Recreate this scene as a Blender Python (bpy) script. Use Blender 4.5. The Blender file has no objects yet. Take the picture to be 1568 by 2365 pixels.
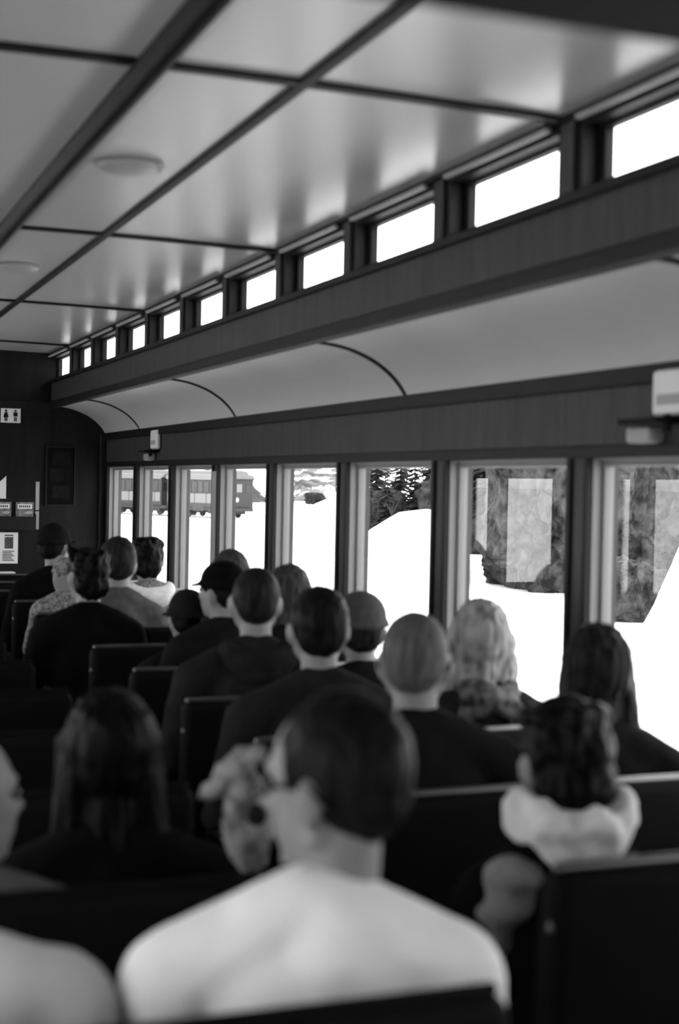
import bpy, bmesh, math, random
from mathutils import Vector, Matrix, noise, Euler
random.seed(7)
C = bpy.context.scene.collection
S = bpy.context.scene
R = math.radians
PI = math.pi

# ------------------------------------------------------------ camera
EYE = Vector((0, 0, 1.6))
yaw, pit, roll = R(21.05), R(-1.12), R(1.2)
fw = Vector((math.sin(yaw)*math.cos(pit), math.cos(yaw)*math.cos(pit), math.sin(pit)))
r0 = Vector((math.cos(yaw), -math.sin(yaw), 0)); u0 = r0.cross(fw)
rt = r0*math.cos(roll)+u0*math.sin(roll); up = -r0*math.sin(roll)+u0*math.cos(roll)
cd = bpy.data.cameras.new('camera'); cam = bpy.data.objects.new('camera', cd); C.objects.link(cam)
cam.matrix_world = Matrix(((rt.x, up.x, -fw.x, EYE.x), (rt.y, up.y, -fw.y, EYE.y), (rt.z, up.z, -fw.z, EYE.z), (0, 0, 0, 1)))
cd.sensor_fit = 'VERTICAL'; cd.sensor_height = 36.0; cd.lens = 50.0
cd.clip_start = 0.05; cd.clip_end = 2000
cd.dof.use_dof = True; cd.dof.focus_distance = 17.0; cd.dof.aperture_fstop = 2.6
S.camera = cam
# ------------------------------------------------------------ world, exposure
W = bpy.data.worlds.new('sky'); S.world = W; W.use_nodes = True
bg = W.node_tree.nodes['Background']; bg.inputs[0].default_value = (1, 1, 1, 1); bg.inputs[1].default_value = 6.5
S.view_settings.view_transform = 'Standard'; S.view_settings.look = 'None'
S.view_settings.gamma = 1.0; S.view_settings.use_curve_mapping = False
S.view_settings.exposure = 0.0
S.cycles.use_denoising = True
S.cycles.max_bounces = 10; S.cycles.diffuse_bounces = 6; S.cycles.transparent_max_bounces = 16
S.cycles.sample_clamp_indirect = 6.0
XC = 0.93                    # centre line of the carriage
Y0, Y1 = -1.25, 11.15        # rear and front bulkheads

# ------------------------------------------------------------ materials
MATS = {}
def mat(name, g, rough=0.6, spec=0.5, noise_amt=0.0, scale=(8, 8, 8), bump=0.0, metal=0.0, coat=0.0, detail=4, sheen=0.0, dist=0.02):
    if name in MATS: return MATS[name]
    m = bpy.data.materials.new(name); m.use_nodes = True; n = m.node_tree.nodes; l = m.node_tree.links
    b = n['Principled BSDF']
    b.inputs['Base Color'].default_value = (g, g, g, 1); b.inputs['Roughness'].default_value = rough
    b.inputs['Specular IOR Level'].default_value = spec; b.inputs['Metallic'].default_value = metal
    b.inputs['Coat Weight'].default_value = coat; b.inputs['Coat Roughness'].default_value = 0.25
    b.inputs['Sheen Weight'].default_value = sheen
    if noise_amt or bump:
        tc = n.new('ShaderNodeTexCoord'); mp = n.new('ShaderNodeMapping'); mp.inputs['Scale'].default_value = scale
        nz = n.new('ShaderNodeTexNoise'); nz.inputs['Scale'].default_value = 1.0; nz.inputs['Detail'].default_value = detail
        l.new(tc.outputs['Object'], mp.inputs[0]); l.new(mp.outputs[0], nz.inputs['Vector'])
        if noise_amt:
            rp = n.new('ShaderNodeValToRGB'); e = rp.color_ramp.elements
            a, c = g*(1-noise_amt), g*(1+noise_amt)
            e[0].position = .3; e[1].position = .7; e[0].color = (a, a, a, 1); e[1].color = (c, c, c, 1)
            l.new(nz.outputs['Fac'], rp.inputs[0]); l.new(rp.outputs[0], b.inputs['Base Color'])
        if bump:
            bp = n.new('ShaderNodeBump'); bp.inputs['Strength'].default_value = bump; bp.inputs['Distance'].default_value = dist
            l.new(nz.outputs['Fac'], bp.inputs['Height']); l.new(bp.outputs[0], b.inputs['Normal'])
    MATS[name] = m; return m
M_wood = mat('varnished_wood', .034, .5, .18, .30, (30, 30, 2.5), .1, coat=.06, dist=.002)
M_jamb = mat('pale_jamb_paint', .15, .5, .4)
M_woodd = mat('dark_wood_trim', .006, .5, .18, .3, (30, 30, 3), 0)
M_ceil = mat('gloss_ceiling_paint', .43, .28, .5, .03, (1.2, 1.2, 1.2), .05, coat=.3, dist=.012, detail=1)
M_soff = mat('side_ceiling_paint', .46, .38, .5, .04, (1.2, 1.2, 1.2), .02, dist=.01)
M_floor = mat('dark_floor', .010, .7, .2, .3, (6, 6, 6))
M_lamp = mat('lamp_opal', .30, .4)
M_vinyl = mat('dark_vinyl', .003, .7, .06, .2, (40, 40, 40), .1, dist=.002)
M_metal = mat('worn_metal', .13, .4, .5, metal=1.0)
M_snow = mat('snow', .82, .9, .1, .03, (.15, .15, .15), .3, dist=.2)
M_white = mat('white_print', .62, .5)
M_black = mat('black_print', .006, .6, .1)
M_grey = mat('grey_plastic', .28, .5)
M_skin = mat('skin', .17, .55, .25, .08, (30, 30, 30), .1, dist=.002)
M_skind = mat('tanned_skin', .17, .5, .4, .08, (30, 30, 30), .1, dist=.002)
M_eye = mat('eye_dark', .02, .15)
def hairm(name, g, rough=.45, amt=.6):
    return mat(name, g, rough, .05, amt, (70, 70, 7), .35, detail=2, dist=.003)
def glass():
    m = bpy.data.materials.new('window_glass'); m.use_nodes = True; n = m.node_tree.nodes; l = m.node_tree.links; n.clear()
    o = n.new('ShaderNodeOutputMaterial'); t = n.new('ShaderNodeBsdfTransparent'); g = n.new('ShaderNodeBsdfGlossy')
    g.inputs['Roughness'].default_value = 0.0; t.inputs[0].default_value = (.94, .94, .94, 1)
    f = n.new('ShaderNodeFresnel'); f.inputs['IOR'].default_value = 1.5; x = n.new('ShaderNodeMixShader')
    mul = n.new('ShaderNodeMath'); mul.operation = 'MULTIPLY'; mul.inputs[1].default_value = 1.2; mul.use_clamp = True
    ge = n.new('ShaderNodeNewGeometry'); inv = n.new('ShaderNodeMath'); inv.operation = 'SUBTRACT'; inv.inputs[0].default_value = 1.0
    m2 = n.new('ShaderNodeMath'); m2.operation = 'MULTIPLY'; l.new(ge.outputs['Backfacing'], inv.inputs[1])
    l.new(f.outputs[0], mul.inputs[0]); l.new(mul.outputs[0], m2.inputs[0]); l.new(inv.outputs[0], m2.inputs[1]); l.new(m2.outputs[0], x.inputs[0]); l.new(t.outputs[0], x.inputs[1]); l.new(g.outputs[0], x.inputs[2]); l.new(x.outputs[0], o.inputs[0])
    return m
M_glass = glass()
def rockmat(name, lo, hi, snow=0.0, sc=1.0, thr=.5):
    m = bpy.data.materials.new(name); m.use_nodes = True; n = m.node_tree.nodes; l = m.node_tree.links
    b = n['Principled BSDF']; b.inputs['Roughness'].default_value = .85; b.inputs['Specular IOR Level'].default_value = .2
    tc = n.new('ShaderNodeTexCoord')
    nz = n.new('ShaderNodeTexNoise'); nz.inputs['Scale'].default_value = 1.6*sc; nz.inputs['Detail'].default_value = 9; nz.inputs['Roughness'].default_value = .68
    l.new(tc.outputs['Object'], nz.inputs['Vector'])
    rp = n.new('ShaderNodeValToRGB'); e = rp.color_ramp.elements
    e[0].position = .36; e[1].position = .64; e[0].color = (lo, lo, lo, 1); e[1].color = (hi, hi, hi, 1)
    l.new(nz.outputs['Fac'], rp.inputs[0])
    vo = n.new('ShaderNodeTexVoronoi'); vo.feature = 'DISTANCE_TO_EDGE'; vo.inputs['Scale'].default_value = .9*sc
    mp = n.new('ShaderNodeMapping'); mp.inputs['Scale'].default_value = (1, 1, .45); mp.inputs['Rotation'].default_value = (.3, .4, 0)
    mxv = n.new('ShaderNodeMix'); mxv.data_type = 'VECTOR'; mxv.inputs[0].default_value = .35
    l.new(tc.outputs['Object'], mp.inputs[0]); l.new(mp.outputs[0], mxv.inputs[4]); l.new(nz.outputs['Color'], mxv.inputs[5]); l.new(mxv.outputs[1], vo.inputs['Vector'])
    cr = n.new('ShaderNodeValToRGB'); ce = cr.color_ramp.elements; ce[0].color = (.25, .25, .25, 1); ce[1].position = .05
    l.new(vo.outputs['Distance'], cr.inputs[0])
    mu = n.new('ShaderNodeMix'); mu.data_type = 'RGBA'; mu.blend_type = 'MULTIPLY'; mu.inputs[0].default_value = 1
    l.new(rp.outputs[0], mu.inputs[6]); l.new(cr.outputs[0], mu.inputs[7])
    last = mu.outputs[2]
    if snow:
        n2 = n.new('ShaderNodeTexNoise'); n2.inputs['Scale'].default_value = snow; n2.inputs['Detail'].default_value = 8; n2.inputs['Roughness'].default_value = .6
        l.new(tc.outputs['Object'], n2.inputs['Vector'])
        sr = n.new('ShaderNodeValToRGB'); se = sr.color_ramp.elements; se[0].position = thr; se[1].position = thr+.03
        l.new(n2.outputs['Fac'], sr.inputs[0])
        mx = n.new('ShaderNodeMix'); mx.data_type = 'RGBA'; mx.inputs[7].default_value = (.8, .8, .8, 1)
        l.new(sr.outputs[0], mx.inputs[0]); l.new(last, mx.inputs[6]); last = mx.outputs[2]
    l.new(last, b.inputs['Base Color'])
    bp = n.new('ShaderNodeBump'); bp.inputs['Strength'].default_value = .6; bp.inputs['Distance'].default_value = .3
    l.new(nz.outputs['Fac'], bp.inputs['Height']); l.new(bp.outputs[0], b.inputs['Normal'])
    return m

# ------------------------------------------------------------ mesh helpers
def link(name, me, m, parent=None, smooth=False):
    me.name = name
    o = bpy.data.objects.new(name, me); C.objects.link(o)
    if m is not None:
        me.materials.clear(); me.materials.append(m)
    if smooth:
        for p in me.polygons: p.use_smooth = True
    if parent is not None: o.parent = parent
    return o
def obj(name, bm, m, parent=None, smooth=False):
    me = bpy.data.meshes.new(name); bm.to_mesh(me); bm.free()
    return link(name, me, m, parent, smooth)
def tag(o, label=None, cat=None, group=None, kind=None):
    if label: o['label'] = label
    if cat: o['category'] = cat
    if group: o['group'] = group
    if kind: o['kind'] = kind
    return o
def empty(name, loc=(0, 0, 0), rz=0, parent=None):
    o = bpy.data.objects.new(name, None); C.objects.link(o); o.location = loc; o.rotation_euler = (0, 0, rz)
    o.empty_display_size = .1
    if parent: o.parent = parent
    return o
def box(bm, x0, x1, y0, y1, z0, z1, bev=0.0):
    r = bmesh.ops.create_cube(bm, size=1.0, matrix=Matrix.Translation(((x0+x1)/2, (y0+y1)/2, (z0+z1)/2)) @ Matrix.Diagonal((abs(x1-x0), abs(y1-y0), abs(z1-z0), 1)))
    if bev:
        es = list({e for v in r['verts'] for e in v.link_edges})
        bmesh.ops.bevel(bm, geom=es, offset=bev, segments=3, affect='EDGES', profile=.5)
    return bm
def B(*a, bev=0.0): return box(bmesh.new(), *a, bev=bev)
_SP = {}
def _unit(u, v):
    if (u, v) not in _SP:
        pts = [(0, 0, 1)]+[(math.sin(PI*j/v)*math.cos(2*PI*i/u), math.sin(PI*j/v)*math.sin(2*PI*i/u), math.cos(PI*j/v)) for j in range(1, v) for i in range(u)]+[(0, 0, -1)]
        fs = [(0, 1+i, 1+(i+1) % u) for i in range(u)]
        for j in range(v-2):
            for i in range(u):
                p, q = 1+j*u+i, 1+j*u+(i+1) % u; fs.append((p, p+u, q+u, q))
        n = len(pts)-1; fs += [(n, n-u+(i+1) % u, n-u+i) for i in range(u)]
        _SP[(u, v)] = ([Vector(p) for p in pts], fs)
    return _SP[(u, v)]
def ell(bm, c, r, rot=None, u=20, v=14):
    pts, fs = _unit(u, v); c = Vector(c); q = rot.to_matrix() if rot else None; vs = []
    for p in pts:
        w = Vector((p.x*r[0], p.y*r[1], p.z*r[2]))
        if q: w = q @ w
        vs.append(bm.verts.new(w+c))
    for f in fs: bm.faces.new([vs[i] for i in f])
def cap(bm, a, b, ra, rb, seg=14):
    a, b = Vector(a), Vector(b); d = b-a
    if d.length < 1e-6: return
    q = d.to_track_quat('Z', 'Y').to_matrix(); pts, fs = _unit(seg, 10); vs = []; k = 1+5*seg
    for i, p in enumerate(pts):          # upper cap at b, lower cap at a: one tapered capsule
        vs.append(bm.verts.new((b+q @ (p*rb)) if i < 1+4*seg else (a+q @ (p*ra))))
    for f in fs: bm.faces.new([vs[i] for i in f])
def chain(bm, pts, seg=14):
    for i in range(len(pts)-1): cap(bm, pts[i][:3], pts[i+1][:3], pts[i][3], pts[i+1][3], seg)
def cyl(bm, a, b, r, seg=16, r2=None):
    a, b = Vector(a), Vector(b); d = b-a
    bmesh.ops.create_cone(bm, cap_ends=True, segments=seg, radius1=r, radius2=r if r2 is None else r2, depth=d.length, matrix=Matrix.Translation((a+b)/2) @ d.to_track_quat('Z', 'Y').to_matrix().to_4x4())
def prism(bm, prof, y0, y1, axis='Y'):     # closed (x,z) profile swept along y
    n = len(prof)
    a = [bm.verts.new((x, y0, z)) for x, z in prof]; b = [bm.verts.new((x, y1, z)) for x, z in prof]
    for i in range(n): bm.faces.new((a[i], a[(i+1) % n], b[(i+1) % n], b[i]))
    bm.faces.new(a[::-1]); bm.faces.new(b)
    bmesh.ops.recalc_face_normals(bm, faces=bm.faces)
TMP = bpy.data.scenes.new('workbench')      # scratch scene, removed at the end
def remesh(bm, vox, smooth=3, disp=None):
    """fuse overlapping volumes into one continuous skin"""
    me = bpy.data.meshes.new('tmp'); bm.to_mesh(me); bm.free()
    o = bpy.data.objects.new('tmp', me); TMP.collection.objects.link(o)
    r = o.modifiers.new('r', 'REMESH'); r.mode = 'VOXEL'; r.voxel_size = vox; r.adaptivity = 0
    if smooth:
        s = o.modifiers.new('s', 'SMOOTH'); s.iterations = smooth; s.factor = .5
    with bpy.context.temp_override(scene=TMP, view_layer=TMP.view_layers[0]): dg = bpy.context.evaluated_depsgraph_get()
    out = bpy.data.meshes.new_from_object(o.evaluated_get(dg))
    bpy.data.objects.remove(o); bpy.data.meshes.remove(me)
    if disp:
        nr = [v.normal.copy() for v in out.vertices]
        for v, nn in zip(out.vertices, nr): v.co = v.co+nn*disp(v.co)
    return out

# ------------------------------------------------------------ the carriage shell
def mirr(X): return 2*XC-X
GZ = -1.15
XF, XG, XO = 2.30, 2.358, 2.405       # inner face, glass, outer face of the side walls
ZS, ZH = 0.80, 1.700                 # window sill and head
ZSOF = 1.952
POSTS = [3.89+1.024*k for k in range(-5, 7)] + [11.07]
POSTS[0] = -1.23
CX = 1.87; CXG = 1.93; CXO = 1.952   # clerestory planes
CN = [3.31+.784*k for k in range(-6, 10)]   # near edge of each clerestory opening
wn = [0]
floor = tag(obj('floor', B(mirr(XO), XO, Y0-.1, Y1+.1, -.06, 0), M_floor), kind='structure')
def lx(s, X): return X if s > 0 else mirr(X)
def sb(s, x0, x1, *r, bev=0.0): return B(min(lx(s, x0), lx(s, x1)), max(lx(s, x0), lx(s, x1)), *r, bev=bev)
for s, side in ((1, 'right'), (-1, 'left')):
    wl = obj('wall_'+side, sb(s, XF, XO, Y0, Y1, 0, ZS), M_wood); tag(wl, kind='structure')
    obj('header_panel', sb(s, XF, XO, Y0, Y1, ZH, 2.02), M_wood, wl)
    tag(obj('baseboard_'+side, sb(s, XF-.015, XF, Y0, Y1, 0, .11), M_woodd), kind='structure')
    t = obj('trim_1' if s > 0 else 'trim_5', sb(s, XF-.022, XF, Y0, Y1, ZSOF-.045, ZSOF+.01, bev=.006), M_woodd); tag(t, kind='structure')
    t = obj('trim_2' if s > 0 else 'trim_6', sb(s, XF-.012, XF, Y0, Y1, ZH-.004, ZH+.036, bev=.004), M_woodd); tag(t, kind='structure')
    t = obj('trim_3' if s > 0 else 'trim_7', sb(s, XF-.05, XG, Y0, Y1, ZS-.03, ZS+.005, bev=.006), M_wood); tag(t, kind='structure')
    for k, y in enumerate(POSTS):
        p = obj('window_post', sb(s, XF, XO, y-.062, y+.062, ZS, ZH), M_wood, wl)
        for e in (-1, 1):
            obj('post_bead', sb(s, XF-.012, XF+.02, y+e*.052-.013, y+e*.052+.013, ZS, ZH, bev=.004), M_woodd, p)
        if s > 0 and k == 9: obj('post_panel', sb(s, XF-.014, XF-.002, y-.045, y+.045, ZS, 1.66, bev=.003), M_grey, p)
    for k in range(len(POSTS)-1):
        a, b = POSTS[k]+.062, POSTS[k+1]-.062
        if b-a < .2: continue
        wn[0] += 1
        w = empty('window_%d' % wn[0], (lx(s, XG), (a+b)/2, ZS)); tag(w, kind='structure')
        hy = (b-a)/2; H = ZH-ZS; x0, x1 = -.018, .018
        for nm, bb in (('sash_stile', (x0, x1, -hy, -hy+.020, 0, H)), ('sash_stile', (x0, x1, hy-.020, hy, 0, H)),
                       ('sash_rail', (x0, x1, -hy+.020, hy-.020, H-.028, H)), ('sash_rail', (x0, x1, -hy+.020, hy-.020, 0, .05))):
            obj(nm, B(*bb, bev=.004), M_jamb, w)
        obj('pane', B(-.002, .002, -hy+.018, hy-.018, .045, H-.025), M_glass, w)
        jx = sorted((-.050*s, -.016*s))
        for e in (-1, 1): obj('jamb_lining', B(*jx, *sorted((e*(hy-.007), e*hy)), 0, H), M_jamb, w)
        obj('head_lining', B(*jx, -hy+.007, hy-.007, H-.008, H), M_jamb, w)
    # clerestory wall
    cw = obj('wall_clerestory_'+side, sb(s, CX, CXO, Y0, Y1, 2.165, 2.345), M_wood); tag(cw, kind='structure')
    obj('top_rail', sb(s, CX, CXO, Y0, Y1, 2.53, 2.645), M_woodd, cw)
    t = obj('trim_4' if s > 0 else 'trim_8', sb(s, CX-.02, CX+.05, Y0, Y1, 2.148, 2.195, bev=.008), M_woodd); tag(t, kind='structure')
    t = obj('trim_9' if s > 0 else 'trim_10', sb(s, CX-.022, CXG, Y0, Y1, 2.335, 2.362, bev=.005), M_woodd); tag(t, kind='structure')
    t = obj('trim_11' if s > 0 else 'trim_12', sb(s, CX-.02, CX, Y0, Y1, 2.553, 2.59, bev=.006), M_woodd); tag(t, kind='structure')
    prev = Y0
    for k, y in enumerate(CN):
        a, b = y-.125, y
        if b > Y1: b = Y1
        if k == 0 and a > Y0: a = Y0
        p = obj('window_post', sb(s, CX, CXO, a, b, 2.345, 2.535), M_woodd, cw)
        obj('pilaster', sb(s, CX-.012, CX, a+.03, b-.03, 2.345, 2.55, bev=.004), M_wood, p)
    for k in range(len(CN)):
        a = CN[k]; b = (CN[k+1]-.125) if k+1 < len(CN) else Y1
        if b-a < .2 : continue
        wn[0] += 1
        w = empty('window_%d' % wn[0], (lx(s, CXG), (a+b)/2, 2.345)); tag(w, kind='structure')
        hy = (b-a)/2; H = .187
        for nm, bb in (('sash_stile', (-.015, .015, -hy, -hy+.032, 0, H)), ('sash_stile', (-.015, .015, hy-.032, hy, 0, H)),
                       ('sash_rail', (-.015, .015, -hy+.022, hy-.022, H-.012, H)), ('sash_rail', (-.015, .015, -hy+.022, hy-.022, 0, .040))):
            obj(nm, B(*bb, bev=.004), M_woodd, w)
        obj('pane', B(-.002, .002, -hy+.02, hy-.02, .035, H-.01), M_glass, w)
        obj('head_moulding', B(*sorted((-.093*s, -.075*s)), -hy+.01, hy-.01, H+.005, H+.018, bev=.004), M_grey, w)
# main ceiling: gently arched, panelled between battens
def zc(X): return 2.580-.013*((X-XC)/.94)**2
SEAM = (.29, 1.15)
BAT = [3.29+2.355*k for k in range(-2, 4)]
ceiling = tag(obj('ceiling', B(mirr(CXO), CXO, Y0-.1, Y1+.1, 2.64, 2.68), M_soff), kind='structure')
RIBX = .755
xs = [mirr(CX), 2*XC-1.15 if False else RIBX, 1.15, CX]
ys = [Y0]+[b for b in BAT if Y0 < b < Y1]+[Y1]
for i in range(3):
    for j in range(len(ys)-1):
        bm = bmesh.new(); N = 10; prof = []
        a, b = xs[i]+.002, xs[i+1]-.002
        for k in range(N+1): prof.append((a+(b-a)*k/N, zc(a+(b-a)*k/N)))
        prof += [(x, z+.012) for x, z in prof[::-1]]
        prism(bm, prof, ys[j]+.002, ys[j+1]-.002)
        obj('ceiling_panel', bm, M_ceil, ceiling)
for y in ys[1:-1]:
    bm = bmesh.new(); N = 24; pr_ = [(mirr(CX)+(CX-mirr(CX))*k/N, 0) for k in range(N+1)]
    lo = [(x, zc(x)-.011) for x, _ in pr_]; prism(bm, lo+[(x, zc(x)+.004) for x, _ in pr_[::-1]], y-.021, y+.021)
    obj('batten', bm, M_woodd, ceiling)
obj('batten', B(1.15-.017, 1.15+.017, Y0, Y1, zc(1.15)-.013, zc(1.15)+.004, bev=.004), M_woodd, ceiling)
bm = bmesh.new(); cyl(bm, (RIBX, Y0, zc(RIBX)-.03), (RIBX, Y1, zc(RIBX)-.03), .034, 20)
pipe = obj('ceiling_conduit', bm, M_woodd, None, True)
tag(pipe, 'dark thick conduit running lengthwise along the ceiling left of the round lamps', 'pipe')
# side ceilings (curved soffits)
def soff(t): return (CX+.02+(XF-CX-.02)*math.sin(t)/math.sin(R(72)), 2.158-(2.158-ZSOF)*(1-math.cos(t))/(1-math.cos(R(72))))
for s, side in ((1, 'right'), (-1, 'left')):
    roof = obj('ceiling_side_'+side, sb(s, CX+.06, XO+.05, Y0-.1, Y1+.1, 2.21, 2.25), M_soff); tag(roof, kind='structure')
    obj('roof_edge', sb(s, XF+.02, XO+.05, Y0-.1, Y1+.1, 1.99, 2.215), M_soff, roof)
    RB = [2.90+2.35*k for k in range(-1, 4)]; yy = [Y0]+[r for r in RB if Y0 < r < Y1]+[Y1]
    for j in range(len(yy)-1):
        bm = bmesh.new(); N = 14; pf = [soff(R(72)*k/N) for k in range(N+1)]
        pf = [(lx(s, x), z) for x, z in pf]; pf += [(x, z+.012) for x, z in pf[::-1]]
        prism(bm, pf, yy[j]+.001, yy[j+1]-.001); o = obj('ceiling_panel', bm, M_soff, roof, False)
    for y in yy[1:-1]:
        bm = bmesh.new(); N = 20; pf = [soff(R(72)*k/N) for k in range(N+1)]
        lo = [(lx(s, x), z-.009) for x, z in pf]; prism(bm, lo+[(lx(s, x), z+.003) for x, z in pf[::-1]], y-.013, y+.013)
        obj('batten', bm, M_woodd, roof)
# bulkheads
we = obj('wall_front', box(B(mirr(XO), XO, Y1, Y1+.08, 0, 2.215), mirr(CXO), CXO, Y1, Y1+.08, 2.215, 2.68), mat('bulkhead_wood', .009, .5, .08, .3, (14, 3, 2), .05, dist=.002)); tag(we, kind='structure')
wb = obj('wall_back', box(B(mirr(XO), XO, Y0-.08, Y0, 0, 2.215), mirr(CXO), CXO, Y0-.08, Y0, 2.215, 2.68), M_wood); tag(wb, kind='structure')
hb = obj('trim_13', B(mirr(CX)+.03, CX-.03, .92, 1.1, 2.000, 2.60, bev=.01), mat('beam_black', .004, .8, .1)); tag(hb, kind='structure')  # black header beam across the carriage close to the camera
tag(obj('trim_14', B(XF-.05, XF, Y1-.05, Y1, 0, 1.96, bev=.01), M_woodd), kind='structure')
tag(obj('trim_15', B(XC-.9, 2.0, Y1-.015, Y1, 2.13, 2.19, bev=.004), M_woodd), kind='structure')

# ------------------------------------------------------------ ceiling lamps
lampl = ['round flush ceiling lamp nearest along the ceiling, large in view', 'round flush ceiling lamp at the left edge of the picture', 'round flush ceiling lamp farthest down the carriage']
for k, y in enumerate((4.37, 6.68, 9.02)):
    l = empty('ceiling_lamp', (.96, y, zc(.96)-.002)); tag(l, lampl[k], 'lamp', 'round lamps along the ceiling')
    bm = bmesh.new(); cyl(bm, (0, 0, -.012), (0, 0, 0), .105, 40); obj('rim', bm, M_lamp, l)
    bm = bmesh.new(); ell(bm, (0, 0, -.010), (.092, .092, .022), u=32, v=16); obj('lens', bm, M_lamp, l, True)
# ------------------------------------------------------------ wall fixtures above the windows
for k, (y, sc, lb) in enumerate(((3.42, 1.0, 'pale box on a dark bracket above the window at the right edge'), (9.47, 1.0, 'small pale box on a dark bracket above the far windows'))):
    f = empty('wall_box', (XF, y, 1.74)); tag(f, lb, 'fixture', 'boxes on brackets above the windows')
    obj('base', B(-.06, -.002, .0, .12, -.005, .04, bev=.01), M_grey, f)
    bm = bmesh.new(); box(bm, -.10, -.01, -.10, .10, .045, .062, bev=.004); cap(bm, (-.06, -.09, .03), (-.06, -.09, .06), .012, .012); obj('bracket', bm, M_black, f)
    obj('cover', B(-.035, -.003, -.15, .03, .07, .20, bev=.014), M_white, f)
    obj('badge', B(-.037, -.0345, -.12, .0, .10, .13), M_grey, f)
# ------------------------------------------------------------ front bulkhead fittings
YE = Y1
sg = empty('restroom_sign', (1.561, YE-.001, 2.02)); tag(sg, 'white restroom sign with woman and man pictograms high on the front bulkhead', 'sign')
obj('plate', B(-.075, .075, -.006, 0, 0, .135, bev=.002), M_white, sg)
def figure_sign(cx, skirt):
    bm = bmesh.new(); y0, y1 = -.0085, -.006
    cyl(bm, (cx, y0, .092), (cx, y1, .092), .0085, 16)
    def poly(p):
        a = [bm.verts.new((cx+x, y0, z)) for x, z in p]; b = [bm.verts.new((cx+x, y1, z)) for x, z in p]; n = len(p)
        bm.faces.new(a); bm.faces.new(b[::-1])
        for i in range(n): bm.faces.new((a[i], b[i], b[(i+1) % n], a[(i+1) % n]))
    if skirt: poly([(-.009, .081), (.009, .081), (.021, .042), (-.021, .042)])
    else: poly([(-.016, .081), (.016, .081), (.016, .050), (-.016, .050)])
    poly([(-.010, .045), (-.002, .045), (-.002, .012), (-.010, .012)]); poly([(.002, .045), (.010, .045), (.010, .012), (.002, .012)])
    bmesh.ops.recalc_face_normals(bm, faces=bm.faces); return bm
obj('woman_pictogram', figure_sign(-.036, True), M_black, sg); obj('man_pictogram', figure_sign(.036, False), M_black, sg)
for k in range(9):      # small unreadable print along the top of the sign
    obj('print_mark', B(-.060+.0135*k, -.050+.0135*k, -.0072, -.006, .113, .124), M_black, sg)
bd = empty('notice_board', (1.95, YE-.001, 1.385)); tag(bd, 'dark framed board hanging on the front bulkhead near the corner', 'board')
M_bd = mat('board_face', .003, .6, .04, .4, (9, 9, 9)); obj('panel', B(-.105, .105, -.012, 0, .01, .455), M_bd, bd)
for nm, a in (('frame_side', (-.117, -.105, -.02, 0, 0, .465)), ('frame_side', (.105, .117, -.02, 0, 0, .465)), ('frame_rail', (-.105, .105, -.02, 0, .455, .465)), ('frame_rail', (-.105, .105, -.02, 0, 0, .01))):
    obj(nm, B(*a), M_woodd, bd)
for k in range(3):
    z = 0.06+.13*k
    obj('sheet', B(-.085 if k % 2 else -.06, .02 if k % 2 else .07, -.0135, -.012, z, z+.10), mat('dim_sheet', .006, .6, .05, .5, (40, 40, 40)), bd)
# bright reflections on the bulkhead, painted as narrow white and grey plates
g1 = empty('bulkhead_glint', (1.50, YE-.001, 1.42)); tag(g1, 'narrow white plate painted as a bright reflection on the front bulkhead above the brochure rack, at the picture edge', 'pane', 'painted reflections on the bulkhead')
M_mir = mat('mirror', .8, .05, metal=1.0)
bm = bmesh.new(); prism(bm, [(-.06, 0), (.035, 0), (.035, .19), (-.06, .10)], -.006, 0); obj('glass', bm, M_white, g1); obj('edge', B(-.062, .04, -.009, 0, -.008, 0), M_woodd, g1)  # opaque white plate, the reflection is put into its colour
g2 = empty('bulkhead_glint', (1.777, YE-.001, 1.20)); tag(g2, 'tall thin pale strip between the brochure rack and the dark board', 'pane', 'painted reflections on the bulkhead')
obj('glass', B(-.016, .012, -.006, 0, .15, .37), M_grey, g2); obj('glass', B(-.016, .012, -.006, 0, 0, .14), M_grey, g2)  # opaque grey plates standing in for a reflected bright sliver
# brochure rack with its brochures
rk = empty('brochure_rack', (1.60, YE-.001, 1.20)); tag(rk, 'dark two-pocket brochure rack on the front bulkhead above the framed notice', 'rack')
obj('back', B(-.18, .16, -.01, 0, 0, .235), M_woodd, rk); obj('pocket_front', B(-.18, .16, -.052, -.046, 0, .10), M_woodd, rk)
obj('bottom', B(-.18, .16, -.05, 0, -.008, 0), M_woodd, rk)
for x in (-.18, -.01, .155): obj('divider', B(x, x+.006, -.05, -.01, 0, .12), M_woodd, rk)
M_bro = mat('brochure_print', .11, .4, .5, .9, (45, 45, 30), detail=5)
bl = ['dark illustrated brochure with pale title strip in the rack pocket by the board', 'dark illustrated brochure with pale title strip in the rack pocket at the picture edge']
for k, x in enumerate((.075, -.095)):
    b = empty('brochure', (1.60+x, YE-.03, 1.205)); tag(b, bl[k], 'brochure', 'brochures in the rack')
    obj('cover', B(-.068, .068, -.006, .006, 0, .205, bev=.001), M_bro, b)
    obj('title_strip', B(-.055, .055, -.0075, -.006, .155, .19), M_white, b); 
    for j in range(6): obj('print_mark', B(-.044+.015*j, -.034+.015*j, -.0084, -.0075, .165, .180), M_black, b)
    bm = bmesh.new(); ell(bm, (.03, -.006, .125), (.028, .0015, .012)); obj('picture', bm, M_grey, b)
nt = empty('framed_notice', (1.56, YE-.001, .935)); tag(nt, 'white framed notice sheet with dark picture and print under the brochure rack', 'notice')
obj('sheet', B(-.075, .072, -.006, 0, 0, .24, bev=.001), M_white, nt); obj('picture', B(-.03, .036, -.0075, -.006, .115, .205), mat('notice_photo', .05, .5, .4, .8, (60, 60, 60)), nt)
for k in range(7): obj('text_line', B(-.045, .045-.01*(k % 3), -.0072, -.006, .02+.012*k, .026+.012*k), M_black, nt)
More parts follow.
